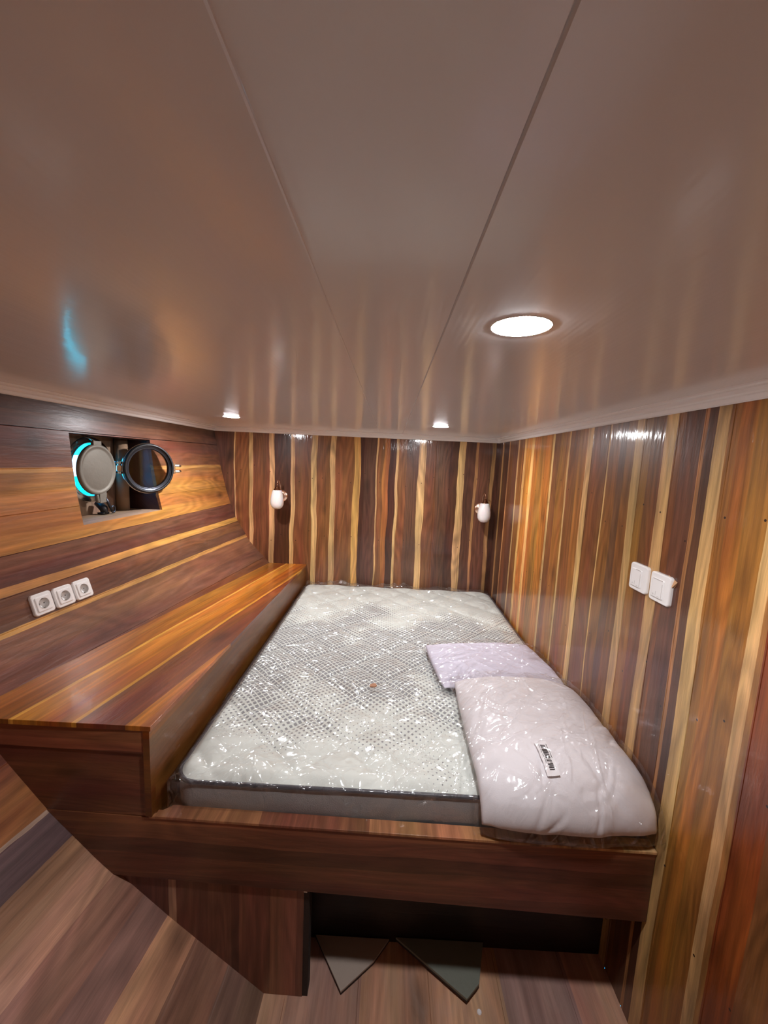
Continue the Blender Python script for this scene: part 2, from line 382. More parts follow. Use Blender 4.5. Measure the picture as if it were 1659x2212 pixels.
def film_mat(name, amt=1.0, tint=(1, 1, 1, 1), haze=.05):
    m, N, L, b = nmat(name)
    N.remove(b); out = N['Material Output']
    tr = N.new('ShaderNodeBsdfTransparent'); tr.inputs[0].default_value = tint
    gl = N.new('ShaderNodeBsdfGlossy'); gl.inputs['Roughness'].default_value = .15; gl.inputs['Color'].default_value = (1, 1, 1, 1)
    di = N.new('ShaderNodeBsdfTranslucent'); di.inputs[0].default_value = (.85, .85, .88, 1)
    fr = N.new('ShaderNodeFresnel'); fr.inputs['IOR'].default_value = 1.5
    m0 = N.new('ShaderNodeMath'); m0.operation = 'MULTIPLY'; m0.inputs[1].default_value = 2.0 * amt; L.new(fr.outputs[0], m0.inputs[0])
    mu = N.new('ShaderNodeMath'); mu.operation = 'MINIMUM'; mu.inputs[1].default_value = .22; L.new(m0.outputs[0], mu.inputs[0])
    tc = N.new('ShaderNodeTexCoord')
    def mth(op, x, v):
        n = N.new('ShaderNodeMath'); n.operation = op; L.new(x, n.inputs[0])
        if hasattr(v, 'links'): L.new(v, n.inputs[1])
        else: n.inputs[1].default_value = v
        return n.outputs[0]
    wn = N.new('ShaderNodeTexNoise'); wn.inputs['Scale'].default_value = 6; wn.inputs['Detail'].default_value = 1; L.new(tc.outputs['Object'], wn.inputs['Vector'])
    wsc = N.new('ShaderNodeVectorMath'); wsc.operation = 'SCALE'; wsc.inputs['Scale'].default_value = .06; L.new(wn.outputs['Color'], wsc.inputs[0])
    wad = N.new('ShaderNodeVectorMath'); wad.operation = 'ADD'; L.new(tc.outputs['Object'], wad.inputs[0]); L.new(wsc.outputs[0], wad.inputs[1])
    prev = None
    # (rotation, stretch, ridge half width in cells, depth, clump scale, clump threshold)
    for (rot, sx, sy, wd, dist, cs, ct) in ((-.75, 2.2, 9.5, .042, .085, 2.3, .38), (.55, 1.9, 9.0, .042, .080, 2.9, .44), (-.25, 1.6, 11.0, .05, .065, 3.4, .48), (.25, 6, 28, .11, .018, 5.0, .56), (-.8, 9, 38, .12, .013, 6.0, .57)):
        mp = N.new('ShaderNodeMapping'); mp.vector_type = 'POINT'; mp.inputs['Rotation'].default_value = (0, 0, rot); L.new(wad.outputs[0], mp.inputs[0])
        m3 = N.new('ShaderNodeMapping'); m3.inputs['Scale'].default_value = (sx, sy, sx); L.new(mp.outputs[0], m3.inputs[0])
        vo = N.new('ShaderNodeTexVoronoi'); vo.feature = 'DISTANCE_TO_EDGE'; vo.inputs['Scale'].default_value = 1; L.new(m3.outputs[0], vo.inputs['Vector'])
        rd = mth('SUBTRACT', mth('MINIMUM', vo.outputs['Distance'], wd), wd)       # 0 off the fold, -wd on it
        cn = N.new('ShaderNodeTexNoise'); cn.inputs['Scale'].default_value = cs; cn.inputs['Detail'].default_value = 1; L.new(mp.outputs[0], cn.inputs['Vector'])
        cm = N.new('ShaderNodeMapRange'); cm.inputs[1].default_value = ct - .04; cm.inputs[2].default_value = ct + .06; L.new(cn.outputs[0], cm.inputs[0])
        h = mth('MULTIPLY', mth('MULTIPLY', rd, cm.outputs[0]), -dist)
        prev = h if prev is None else mth('ADD', prev, h)
    bp = N.new('ShaderNodeBump'); bp.inputs['Strength'].default_value = 1.0; bp.inputs['Distance'].default_value = 1.25; L.new(prev, bp.inputs['Height'])
    for nd in (gl,): L.new(bp.outputs[0], nd.inputs['Normal'])
    m1 = N.new('ShaderNodeMixShader'); m1.inputs[0].default_value = haze; L.new(tr.outputs[0], m1.inputs[1]); L.new(di.outputs[0], m1.inputs[2])
    m2 = N.new('ShaderNodeMixShader'); L.new(mu.outputs[0], m2.inputs[0]); L.new(m1.outputs[0], m2.inputs[1]); L.new(gl.outputs[0], m2.inputs[2])
    L.new(m2.outputs[0], out.inputs['Surface'])
    return m
M_FILM = film_mat('clear_polythene')
M_BAG = film_mat('clear_pillow_bag', .7, haze=.02)
def glass_mat():
    m, N, L, b = nmat('porthole_glass'); N.remove(b); out = N['Material Output']
    tr = N.new('ShaderNodeBsdfTransparent'); tr.inputs[0].default_value = (.86, .88, .86, 1)
    gl = N.new('ShaderNodeBsdfGlossy'); gl.inputs['Roughness'].default_value = .03
    fr = N.new('ShaderNodeFresnel'); fr.inputs['IOR'].default_value = 1.5
    mx = N.new('ShaderNodeMixShader'); L.new(fr.outputs[0], mx.inputs[0]); L.new(tr.outputs[0], mx.inputs[1]); L.new(gl.outputs[0], mx.inputs[2]); L.new(mx.outputs[0], out.inputs['Surface'])
    return m
M_GLASS = glass_mat()

def quilt_mat():
    m, N, L, b = nmat('quilted_mattress_top')
    def math_(op, a, c=None, v=None):
        n = N.new('ShaderNodeMath'); n.operation = op; L.new(a, n.inputs[0])
        if c is not None: L.new(c, n.inputs[1])
        if v is not None: n.inputs[1].default_value = v
        return n.outputs[0]
    uv = N.new('ShaderNodeUVMap'); sp = N.new('ShaderNodeSeparateXYZ'); L.new(uv.outputs[0], sp.inputs[0])
    p = math_('ADD', sp.outputs[0], sp.outputs[1]); q = math_('SUBTRACT', sp.outputs[0], sp.outputs[1])
    pp = .285 / 10
    def cell(s, off):
        f = math_('FRACT', math_('MULTIPLY', math_('SUBTRACT', s, v=off - 50 * .285), v=1 / pp))
        return math_('ABSOLUTE', math_('SUBTRACT', f, v=.5))
    d = math_('MAXIMUM', cell(p, 1.473), cell(q, -1.727))
    no = N.new('ShaderNodeTexNoise'); no.inputs['Scale'].default_value = 3.2; no.inputs['Detail'].default_value = 1; L.new(uv.outputs[0], no.inputs['Vector'])
    # square size: largest through the middle of the bed, dying out towards head and foot
    yc = math_('ABSOLUTE', math_('SUBTRACT', sp.outputs[1], v=2.02))
    sz = N.new('ShaderNodeMapRange'); sz.inputs[1].default_value = .30; sz.inputs[2].default_value = .78; sz.inputs[3].default_value = .38; sz.inputs[4].default_value = .0
    L.new(math_('ADD', yc, math_('MULTIPLY', math_('SUBTRACT', no.outputs[0], v=.5), v=1.3)), sz.inputs[0])
    lt = math_('LESS_THAN', d, sz.outputs[0])
    mx = N.new('ShaderNodeMix'); mx.data_type = 'RGBA'; L.new(lt, mx.inputs[0]); mx.inputs[6].default_value = lin('e2e6de'); mx.inputs[7].default_value = lin('8e8f91')
    L.new(mx.outputs[2], b.inputs['Base Color']); b.inputs['Roughness'].default_value = .8
    n2 = N.new('ShaderNodeTexNoise'); n2.inputs['Scale'].default_value = 350; L.new(uv.outputs[0], n2.inputs['Vector'])
    bp = N.new('ShaderNodeBump'); bp.inputs['Strength'].default_value = .2; bp.inputs['Distance'].default_value = .002; L.new(n2.outputs[0], bp.inputs['Height']); L.new(bp.outputs[0], b.inputs['Normal'])
    return m
M_QUILT = quilt_mat()

# ------------------------------------------------------------------ setting: room shell
ZC = 2.01; XR = .86; YB = 3.2; YN = -1.3
FRp = [(-.05, -.30), (0, -.345), (.043, -.395), (.272, -.662), (.47, -.877), (.647, -1.041), (.783, -1.146), (.955, -1.275), (1.15, -1.35), (1.3, -1.385), (1.6, -1.42), (2.01, -1.43)]
BKp = [(-.05, -.3), (0, -.3), (.3, -.45), (.5, -.6), (.7, -.78), (.914, -.988), (1.077, -1.144), (1.304, -1.279), (1.5, -1.34), (1.717, -1.391), (2.01, -1.44)]
def itp(T, z): return float(np.interp(z, [a for a, b in T], [b for a, b in T]))
def hx(z, Y):
    t = (Y - 1.09) / 2.11; t = max(t, -.25)
    return itp(FRp, z) * (1 - t) + itp(BKp, z) * t

def flat_wall(name, seams, c0, c1, z0, z1, fn, mat, thick=.04, gap=.0012, depth=.0022):
    """vertical boards with shallow grooves; fn(c, d, z): d = distance out of the room"""
    cs = [(c0, 0)]
    for s in sorted(seams):
        if c0 + .01 < s < c1 - .01: cs += [(s - gap, 0), (s, depth), (s + gap, 0)]
    cs.append((c1, 0))
    m = MB()
    for (a, da), (b, db) in zip(cs[:-1], cs[1:]):
        m.quad([fn(a, da, z0), fn(b, db, z0), fn(b, db, z1), fn(a, da, z1)], [(a, z0), (b, z0), (b, z1), (a, z1)])
    m.quad([fn(c0, thick, z0), fn(c1, thick, z0), fn(c1, thick, z1), fn(c0, thick, z1)], [(c0, z0), (c1, z0), (c1, z1), (c0, z1)])
    for c in (c0, c1): m.quad([fn(c, 0, z0), fn(c, thick, z0), fn(c, thick, z1), fn(c, 0, z1)], [(c, z0)] * 4)
    for z in (z0, z1): m.quad([fn(c, d, z) for c, d in cs] + [fn(c1, thick, z), fn(c0, thick, z)], [(c, z) for c, d in cs] + [(c1, z), (c0, z)])
    return tag(m.build(name, mat), kind='structure')

flat_wall('wall_back', [-1.262, -1.126, -.948, -.788, -.606, -.45, -.255, -.105, .058, .27, .36, .588, .694, .828], -1.52, XR + .0, 0, ZC + .03,
          lambda c, d, z: (c, YB + d, z), M_BACK)
flat_wall('wall_right', [-1.1, -.7, -.35, .04, .3, .6, .85, 1.03, 1.122, 1.222, 1.378, 1.6, 1.722, 1.948, 2.146, 2.452, 2.592, 2.715, 2.93, 3.09], YN, YB + .04, 0, ZC + .03,
          lambda c, d, z: (XR + d, c, z), M_RIGHT)
flat_wall('wall_rear', [-1.2, -.9, -.6, -.3, 0, .3, .6], -1.6, XR, 0, ZC + .03, lambda c, d, z: (c, YN - d, z), M_CREAM)

# the hull side: horizontal planks at constant heights, bent inwards below
OY0, OY1, OZ0, OZ1 = 1.735, 2.315, 1.443, 1.853      # porthole recess opening
seamz = [.10, .19, .272, .552, .64, .80, .95, 1.13, 1.243, 1.3875, 1.5295, 1.70, 1.8595]
zz = [(z, 0) for z in np.linspace(0, ZC + .03, 52)] + [(OZ0, 0), (OZ1, 0)]
zz = [(z, d) for z, d in zz if all(abs(z - s) > .006 for s in seamz)]
for s in seamz: zz += [(s - .0016, 0), (s, .003), (s + .0016, 0)]
zz = sorted(zz)
yy = sorted(set(list(np.round(np.linspace(YN, YB + .02, 34), 4)) + [OY0, OY1]))
hm_ = MB()
Pg = {}
for i, y in enumerate(yy):
    for j, (z, d) in enumerate(zz):
        Pg[i, j] = (hx(min(z, 2.01), y) - d, y, z)
for i in range(len(yy) - 1):
    for j in range(len(zz) - 1):
        yc = (yy[i] + yy[i + 1]) / 2; zc = (zz[j][0] + zz[j + 1][0]) / 2
        if OY0 < yc < OY1 and OZ0 < zc < OZ1: continue
        k = [(i, j), (i + 1, j), (i + 1, j + 1), (i, j + 1)]
        hm_.quad([Pg[q] for q in k], [(zz[q[1]][0], yy[q[0]]) for q in k])
wl = hm_.build('wall_left', M_HULL); tag(wl, kind='structure')
sol = wl.modifiers.new('thickness', 'SOLIDIFY'); sol.thickness = .02; sol.offset = -1
# make the thickness go out of the room whatever the winding is
nx = sum(p.normal.x for p in wl.data.polygons)
if nx < 0:
    wl.data.flip_normals()

flat_wall('floor', [-1.97 + .2425 * k for k in range(12)], -1.75, XR, YN, YB, lambda c, d, z: (c, z, -d), M_FLOOR)
# ceiling: glossy plastic sheets with two long joints, as one slab
cs = [-1.75]; 
for s in (-.101, .078): cs += [s - .0016, s, s + .0016]
cs.append(XR + .04)
m = MB()
for k in range(len(cs) - 1):
    za = ZC + {2: .0008, 5: .003}.get(k, 0); zb = ZC + {1: .0008, 4: .003}.get(k, 0)
    m.quad([(cs[k], YN, za), (cs[k + 1], YN, zb), (cs[k + 1], YB + .04, zb), (cs[k], YB + .04, za)])
m.quad([(cs[0], YN, ZC + .05), (cs[-1], YN, ZC + .05), (cs[-1], YB + .04, ZC + .05), (cs[0], YB + .04, ZC + .05)])
for y in (YN, YB + .04): m.quad([(c, y, ZC + {2: .0008, 5: .003}.get(k, 0)) for k, c in enumerate(cs)] + [(cs[-1], y, ZC + .05), (cs[0], y, ZC + .05)])
for x in (cs[0], cs[-1]): m.quad([(x, YN, ZC), (x, YB + .04, ZC), (x, YB + .04, ZC + .05), (x, YN, ZC + .05)])
tag(m.build('ceiling', M_CEIL), kind='structure')

# stepped crown trim: profile (inward distance, height)
prof = [(0, 0), (0, -.036), (.004, -.038), (.009, -.034), (.011, -.024), (.016, -.022), (.020, -.018), (.022, -.010), (.030, -.008), (.034, -.004), (.035, 0)]
def trim(name, path):
    """path: list of (point on the wall, inward unit vector)"""
    m = MB()
    P = np.zeros((len(path), len(prof), 3))
    for i, (p, n) in enumerate(path):
        for j, (d, h) in enumerate(prof):
            P[i, j] = (p[0] + n[0] * d, p[1] + n[1] * d, ZC + h)
    m.grid(P)
    m.quad([tuple(P[0, j]) for j in range(len(prof))]); m.quad([tuple(P[-1, j]) for j in range(len(prof))][::-1])
    return tag(m.build(name, M_PVC), kind='structure')
trim('trim_1', [((XR, YN, 0), (-1, 0)), ((XR, YB, 0), (-1, -1))])
trim('trim_2', [((XR, YB, 0), (-1, -1)), ((-1.438, YB, 0), (1, -1))])
trim('trim_3', [((hx(1.98, y), y, 0), (1, 0) if y < 3.1 else (1, -1)) for y in [YN, 0, .7, 1.09, 1.5, 2, 2.5, YB]])

# ------------------------------------------------------------------ downlights
def downlight(x, y, label):
    t = empty('downlight', (x, y, ZC), label, 'ceiling light', 'round downlights')
    m = MB(); m.lathe([(.0475, .002), (.0475, -.0005), (.0465, -.0009), (.0452, -.0006), (.0452, .002)], 48)
    m.build('rim', M_WHITE, t, smooth=True)
    m = MB(); m.lathe([(.0450, -.0002), (.0450, -.0009), (.0435, -.0012), (.036, -.0018), (.024, -.0022), (.012, -.0024), (.0001, -.0025)], 48)
    m.build('lens', M_LAMP, t, smooth=True)
    return t
downlight(.195, .657, 'large looking lit round downlight nearest the camera, on the right of the ceiling')
downlight(-.955, 2.36, 'small lit round downlight at the far left of the ceiling, above the left wall lamp')
downlight(.285, 2.40, 'small lit round downlight at the far end of the ceiling, near the right wall lamp')

# ------------------------------------------------------------------ wall lamps (switched off)
def wall_lamp(x, z, side, label):
    t = empty('wall_lamp', (x, YB, z), label, 'wall lamp', 'rose gold wall lamps')
    m = MB(); m.lathe([(.0001, .0), (.050, .0), (.050, .006), (.046, .012), (.030, .019), (.012, .022), (.0001, .0225)], 40, axis='y')
    m.build('wall_plate', M_GOLD, t, smooth=True)
    sy = -.135
    bow = [(0, sy, .112), (0, -.128, .127), (0, -.110, .135), (0, -.090, .130), (0, -.070, .113), (0, -.055, .088), (0, -.045, .055), (0, -.040, .020), (0, -.040, -.015), (0, -.044, -.050), (0, -.052, -.082), (0, -.060, -.104)]
    m = MB(); m.tube(bow, [.0032] * 9 + [.003, .0026, .002], 8); m.tube([(0, -.018, 0), (0, -.041, 0)], .006, 10)
    m.build('curved_arm', M_GOLD, t, smooth=True)
    m = MB(); m.lathe([(.0001, .118), (.004, .116), (.0055, .110), (.004, .104), (.004, .098), (.009, .092), (.016, .076), (.026, .062), (.031, .056), (.0001, .056)], 28, c=(0, sy, 0))
    m.build('lamp_holder', M_BRASSD, t, smooth=True)
    m = MB(); m.lathe([(.018, .060), (.032, .057), (.037, .048), (.0445, .020), (.050, -.010), (.0515, -.035), (.049, -.058), (.040, -.078), (.026, -.089), (.010, -.093), (.0001, -.0935)], 40, c=(0, sy, 0))
    m.build('glass_shade', M_OPAL, t, smooth=True)
    for s in (-1, 1):
        m = MB(); m.lathe([(.0045, .018), (.0045, .022), (.003, .0245), (.0001, .025)], 12, c=(0, 0, s * .033), axis='y')
        m.build('screw', M_GOLD, t, smooth=True)
    return t
wall_lamp(-.882, 1.472, -1, 'left wall lamp with white glass shade and rose gold arm, nearer the porthole')
wall_lamp(.745, 1.442, 1, 'right wall lamp with white glass shade and rose gold arm, near the room corner')

# ------------------------------------------------------------------ rounded plate helper
def rplate(w, h, r, t, hole=0, n=8):
    """rounded rectangle slab in local x/y, front towards +z"""
    def ring(w, h, r, z):
        P = []
        for cx, cy, a0 in ((w / 2 - r, h / 2 - r, 0), (-w / 2 + r, h / 2 - r, 90), (-w / 2 + r, -h / 2 + r, 180), (w / 2 - r, -h / 2 + r, 270)):
            for k in range(n + 1):
                a = math.radians(a0 + 90 * k / n); P.append((cx + r * math.cos(a), cy + r * math.sin(a), z))
        Q = []
        for i, p in enumerate(P):
            Q.append(p); q = P[(i + 1) % len(P)]
            if i % (n + 1) == n:
                Q += [tuple(p[c] + (q[c] - p[c]) * t / 8 for c in range(3)) for t in range(1, 8)]
        return Q
    rings = [ring(w, h, r, 0), ring(w, h, r, t * .55), ring(w - .002, h - .002, r - .001, t * .85), ring(w - .006, h - .006, r - .002, t)]
    m = MB()
    G = np.array(rings).transpose(1, 0, 2)
    m.grid(G, closeu=True)
    if hole:
        for rg_, fl in ((rings[-1], False), (rings[0], True)):
            ci = [(hole * p[0] / math.hypot(p[0], p[1]), hole * p[1] / math.hypot(p[0], p[1]), p[2]) for p in rg_]
            m.grid(np.array([rg_, ci]).transpose(1, 0, 2), closeu=True, flip=fl)
    else:
        m.quad(rings[-1]); m.quad(rings[0][::-1])
    return m

def oriented(o, loc, n, u):
    """o's local z = n (out of the wall), local x = u"""
    n = Vector(n).normalized(); u = Vector(u); u = (u - n * u.dot(n)).normalized(); v = n.cross(u)
    mt = Matrix((u, v, n)).transposed().to_4x4(); mt.translation = loc
    o.matrix_world = mt

def socket(y, z, label):
    x = hx(z, y); e = .02
    tz = Vector((hx(z + e, y) - hx(z - e, y), 0, 2 * e)).normalized()
    ty = Vector((hx(z, y + e) - hx(z, y - e), 2 * e, 0)).normalized()
    nrm = ty.cross(tz); 
    if nrm.x < 0: nrm = -nrm
    t = empty('power_socket', (0, 0, 0), label, 'socket', 'white power sockets on the hull')
    oriented(t, Vector((x, y, z)) + nrm * .001, nrm, ty)
    m = rplate(.084, .084, .012, .010, hole=.0215); m.build('frame', M_WHITE, t, smooth=False, bevel=0)
    m = rplate(.060, .058, .006, .0035, hole=.0208); 
    o = m.build('insert', M_WHITE, t); o.location = (0, 0, .0098)
    m = MB(); m.lathe([(.0215, -.0005), (.0205, .0006), (.0202, -.002), (.0198, -.0120), (.0001, -.0120)], 36)
    o = m.build('round_recess', M_GREYP, t, smooth=True); o.location = (0, 0, .0137)
    # the recess is a shallow cup seated on a dark ring
    for s in (-1, 1):
        m = MB(); m.lathe([(.0001, .0006), (.0026, .0006), (.0026, 0)], 12)
        o = m.build('pin_hole', M_DARK, t); o.location = (s * .0095, 0, .0014)
    for s in (-1, 1):
        m = MB(); m.box((-.003, s * .0180 - .0015, 0), (.003, s * .0180 + .0015, .004)); o = m.build('earth_clip', M_ALU, t); o.location = (0, 0, .0085)
    return t
# cups sit in front of the inserts: make them visibly dished
SOCK = [(1.446, 1.183, 'leftmost of the three white sockets on the sloping hull planks'),
        (1.538, 1.181, 'middle one of the three white sockets on the sloping hull planks'),
        (1.629, 1.181, 'rightmost of the three white sockets on the hull, nearest the porthole wall end')]
for y, z, l in SOCK: socket(y, z, l)

def switch(y, z, narrow, label):
    t = empty('light_switch', (0, 0, 0), label, 'light switch', 'white light switches on the right wall')
    oriented(t, (XR - .0005, y, z), (-1, 0, 0), (0, -1, 0))
    rplate(.090, .092, .010, .011).build('frame', M_WHITE, t)
    o = rplate(.052, .060, .004, .0035).build('rocker', M_WHITE, t); o.location = (-.006, -.002, .0105)
    m = MB(); m.box((-.022 if not narrow else -.004, .0255, 0), (.020, .0275, .0008)); o = m.build('indicator_slot', M_LINE, t); o.location = (-.004, 0, .0138)
    m = MB(); m.box((.0195, -.028, 0), (.0203, .016, .0006)); m.box((-.026, -.0315, 0), (.018, -.0307, .0006))
    m.box((-.022, -.024, 0), (-.010, -.0232, .0004)); m.box((-.018, -.020, 0), (-.0172, -.028, .0004)); m.box((-.006, -.026, 0), (-.0052, -.012, .0004)); m.box((.002, -.027, 0), (.012, -.0262, .0004))
    o = m.build('scratch_marks', M_LINE, t); o.location = (-.004, 0, .0139)
    return t
switch(1.303, 1.439, True, 'left of the two white light switches on the right wall, further from the camera')
switch(1.196, 1.437, False, 'right of the two white light switches, with tan paper scrap at its corner')
m = MB()
m.quad([(XR - .0012, 1.178, 1.486), (XR - .0012, 1.138, 1.474), (XR - .008, 1.148, 1.455), (XR - .004, 1.158, 1.452)])
m.quad([(XR - .0006, 1.178, 1.486), (XR - .0006, 1.158, 1.452), (XR - .0006, 1.148, 1.455), (XR - .0006, 1.138, 1.474)])
tag(m.build('paper_scrap', M_TAPE), 'small torn scrap of tan masking paper sticking out behind the right light switch', 'paper')

# ------------------------------------------------------------------ porthole in its recess
XI = -1.575
win = empty('window_1', (-1.4, 2.03, OZ0), kind='structure')
def child(mb, name, mat, parent=win, **k):
    o = mb.build(name, mat, None, **k); bpy.context.view_layer.update()
    o.parent = parent; o.matrix_parent_inverse = Matrix.Translation(-Vector(parent.location)); return o
# reveal boards
def xo(y, z): return hx(z, y) - .003
def reveal(pts, mat, name):
    m = MB(); k = len(pts) // 2; a, b = pts[:k], pts[k:]
    uvf = lambda p: (p[0] + p[2], p[1])
    m.quad(a, [uvf(p) for p in a]); m.quad(b[::-1], [uvf(p) for p in b[::-1]])
    for i in range(k):
        j = (i + 1) % k; q = [a[i], b[i], b[j], a[j]]; m.quad(q, [uvf(p) for p in q])
    child(m, name, mat)
zs_ = np.linspace(OZ0 - .04, OZ1 + .03, 8)
for yA, yB_, mt_ in ((OY1 + .0005, OY1 + .03, M_MAROON), (OY0 - .03, OY0 - .0005, M_BARE)):
    pts_ = []
    for y in (yA, yB_): pts_ += [(XI, y, zs_[0]), (XI, y, zs_[-1])] + [(hx(z, y) - .006, y, z) for z in zs_[::-1]]
    reveal(pts_, mt_, 'recess_cheek')
reveal([(XI, OY0, OZ0 - .0), (hx(OZ0, OY0) - .001, OY0, OZ0), (hx(OZ0, OY1) - .001, OY1, OZ0), (XI, OY1, OZ0),
        (XI, OY0, OZ0 - .03), (hx(OZ0, OY0) - .012, OY0, OZ0 - .03), (hx(OZ0, OY1) - .012, OY1, OZ0 - .03), (XI, OY1, OZ0 - .03)], M_BARE, 'recess_sill')
m = MB(); m.box((XI, OY0 - .005, OZ1 + .0), (-1.428, OY1 + .005, OZ1 + .03), along=1); child(m, 'recess_head', M_MAROON)
# back board with a round hole
PC = (2.052, 1.678); PR = .142
m = MB(); n = 48
for (x, sgn) in ((XI, 1), (XI - .05, -1)):
    for k in range(n):
        a0, a1 = 2 * math.pi * k / n, 2 * math.pi * (k + 1) / n
        def sq(a):
            c, s = math.cos(a), math.sin(a); lim = []
            ty = (OY1 + .03 - PC[0]) / c if c > 1e-9 else ((OY0 - .03 - PC[0]) / c if c < -1e-9 else 9)
            tz = (OZ1 + .04 - PC[1]) / s if s > 1e-9 else ((OZ0 - .05 - PC[1]) / s if s < -1e-9 else 9)
            t = min(ty, tz); return (x, PC[0] + c * t, PC[1] + s * t)
        ci = lambda a: (x, PC[0] + PR * math.cos(a), PC[1] + PR * math.sin(a))
        q = [ci(a0), sq(a0), sq(a1), ci(a1)]
        m.quad(q, [(p[1], p[2]) for p in q])
for k in range(n):
    a0, a1 = 2 * math.pi * k / n, 2 * math.pi * (k + 1) / n
    f = lambda a, x: (x, PC[0] + PR * math.cos(a), PC[1] + PR * math.sin(a))
    m.quad([f(a0, XI), f(a1, XI), f(a1, XI - .05), f(a0, XI - .05)])
child(m, 'recess_back', M_BARE)
m = MB(); m.lathe([(.138, -.045), (.138, .004), (.140, .009), (.143, .010), (.146, .007), (.150, .004), (.168, .004), (.171, .000)], 56, c=(XI, PC[0], PC[1]), axis='x')
child(m, 'porthole_ring', M_ALUB, smooth=True)
# pipe seen in the recess
m = MB(); m.tube([(XI + .03, 2.245, OZ0 - .004), (XI + .03, 2.245, OZ1 + .002)], .034, 20); child(m, 'wooden_post', M_BARE, smooth=True)
# deadlight: metal blind cover hanging open in front of the opening
m = MB(); X0 = -1.500; cy, cz, r = 1.998, 1.682, .128
m.lathe([(.0001, .012), (.06, .011), (.100, .006), (.108, .004), (.112, .009), (.122, .010), (.128, .005), (.129, -.008), (.110, -.010), (.0001, -.010)], 56, c=(X0, cy, cz), axis='x')
dl = child(m, 'deadlight_cover', M_ALU, smooth=True)
m = MB(); m.box((X0 - .008, cy - .028, cz + r - .006), (X0 + .008, cy + .028, cz + r + .018)); m.box((X0 - .008, cy + .0, cz - r - .045), (X0 + .008, cy + .05, cz - r + .01))
m.tube([(X0 - .004, cy + .0, cz - r - .04), (X0 - .004, cy - .01, cz - r - .0)], .010, 10)
child(m, 'cover_lug', M_ALU, bevel=.003)
m = MB(); m.tube([(XI + .02, cy - .02, OZ1 - .0), (XI + .05, cy - .01, OZ1 - .012), (X0, cy - .005, OZ1 - .03)], .006, 8); child(m, 'cover_hook', M_ALUB, smooth=True)
# dog bolt and wing nut below
m = MB(); m.tube([(XI + .025, 2.055, 1.505), (XI + .06, 2.05, 1.475), (XI + .065, 2.05, 1.447)], [.018, .020, .016], 12)
m.box((XI + .04, 2.03, 1.445), (XI + .075, 2.07, 1.455))
child(m, 'dog_bolt', M_RUBBER, smooth=True)
m = MB(); m.tube([(X0, 2.04, 1.54), (X0 + .01, 2.055, 1.50), (X0 + .012, 2.075, 1.462)], .007, 10); 
ringp = [(X0 + .012, 2.085 + .014 * math.cos(a), 1.468 + .018 * math.sin(a)) for a in np.linspace(0, 2 * math.pi, 15)]
m.tube(ringp, .004, 8, cap=False)
child(m, 'wing_nut', M_STEELD, smooth=True)
# hinge between cover and glass
m = MB()
for dz in (-.033, .021): m.box((-1.545, 2.130, 1.690 + dz), (-1.470, 2.165, 1.690 + dz + .014))
m.tube([(-1.492, 2.150, 1.655), (-1.492, 2.150, 1.727)], .008, 12)
child(m, 'hinge', M_ALUB, bevel=.002)
# glass frame swung out into the cabin
gf = empty('glass_frame_hinge', (0, 0, 0)); gf.name = 'opening_glass'
gn = Vector((.866, -.5, 0)); gu = Vector((.5, .866, 0)); gc = Vector((-1.400, 2.268, 1.688))
bpy.context.view_layer.update()
m = MB(); m.lathe([(.112, -.012), (.112, .004), (.115, .010), (.119, .004), (.121, .010), (.128, .012), (.134, .008), (.139, .002), (.139, -.014), (.130, -.018), (.112, -.012)], 64)
fr_ = m.build('glass_frame', M_STEELD, gf, smooth=True)
m = MB(); m.lathe([(.1285, .011), (.1285, .0165), (.134, .019), (.141, .014), (.143, .004), (.139, .002), (.134, .008), (.1285, .011)], 64)
m.build('rubber_gasket', M_RUBBER, gf, smooth=True)
m = MB(); m.lathe([(.139, -.016), (.1435, -.014), (.146, -.006), (.1435, .002), (.139, .001)], 64)
m.build('outer_rim', M_ALUB, gf, smooth=True)
m = MB(); m.lathe([(.0001, .001), (.113, .001), (.113, -.005), (.0001, -.005)], 48)
m.build('glass_pane', M_GLASS, gf)
m = MB()
for dz in (-.014, .014):
    m.tube([(.138, dz * 1.6, -.008), (.152, dz * 1.25, -.008), (.186, dz * 1.25, -.008), (.192, dz * 1.1, .002)], [.010, .009, .009, .007], 8)
m.box((.134, -.032, -.016), (.158, .032, .001))
m.build('clamp_fork', M_ALUB, gf, smooth=False)
m = MB(); m.box((-.168, -.016, -.012), (-.138, .016, .0)); m.build('hinge_lug', M_ALUB, gf, bevel=.003)
oriented(gf, gc, gn, gu)
bpy.context.view_layer.update()
wm = gf.matrix_world.copy(); gf.parent = win; gf.matrix_parent_inverse = Matrix.Translation(-Vector(win.location)); gf.matrix_basis = wm
tag(gf, None)
# outside: neighbouring white hull and the sea
m = MB(); m.box((-9, -12, -1.2), (-1.9, 30, -1.0)); tag(m.build('sea', M_WATER), 'turquoise sea water outside the porthole', 'sea', kind='stuff')
m = MB(); m.box((-6.0, 1.0, 1.45), (-4.6, 12.0, 1.80)); m.box((-5.9, 1.0, -1.0), (-4.8, 12.0, 1.47))
boat = empty('neighbouring_boat', (-4.6, 2.5, -1.0), 'white and turquoise boat hull glimpsed outside through the porthole', 'boat')
def hullside(z0, z1): return prism([(0, z0), (15 + .4 * z0, z0), (15 + .4 * z1, z1), (-.3, z1)], -5.4, -3.95, lambda a, b, h: (h, 1.2 + a, b))
bchild0 = lambda mb, n, mt: (lambda o: (setattr(o, 'parent', boat), setattr(o, 'matrix_parent_inverse', Matrix.Translation(-Vector(boat.location)))))(mb.build(n, mt))
bchild0(hullside(1.43, 1.66), 'upper_hull', M_HULLOUT); bchild0(hullside(-1.0, 1.43), 'lower_hull', M_TEAL)
m = None

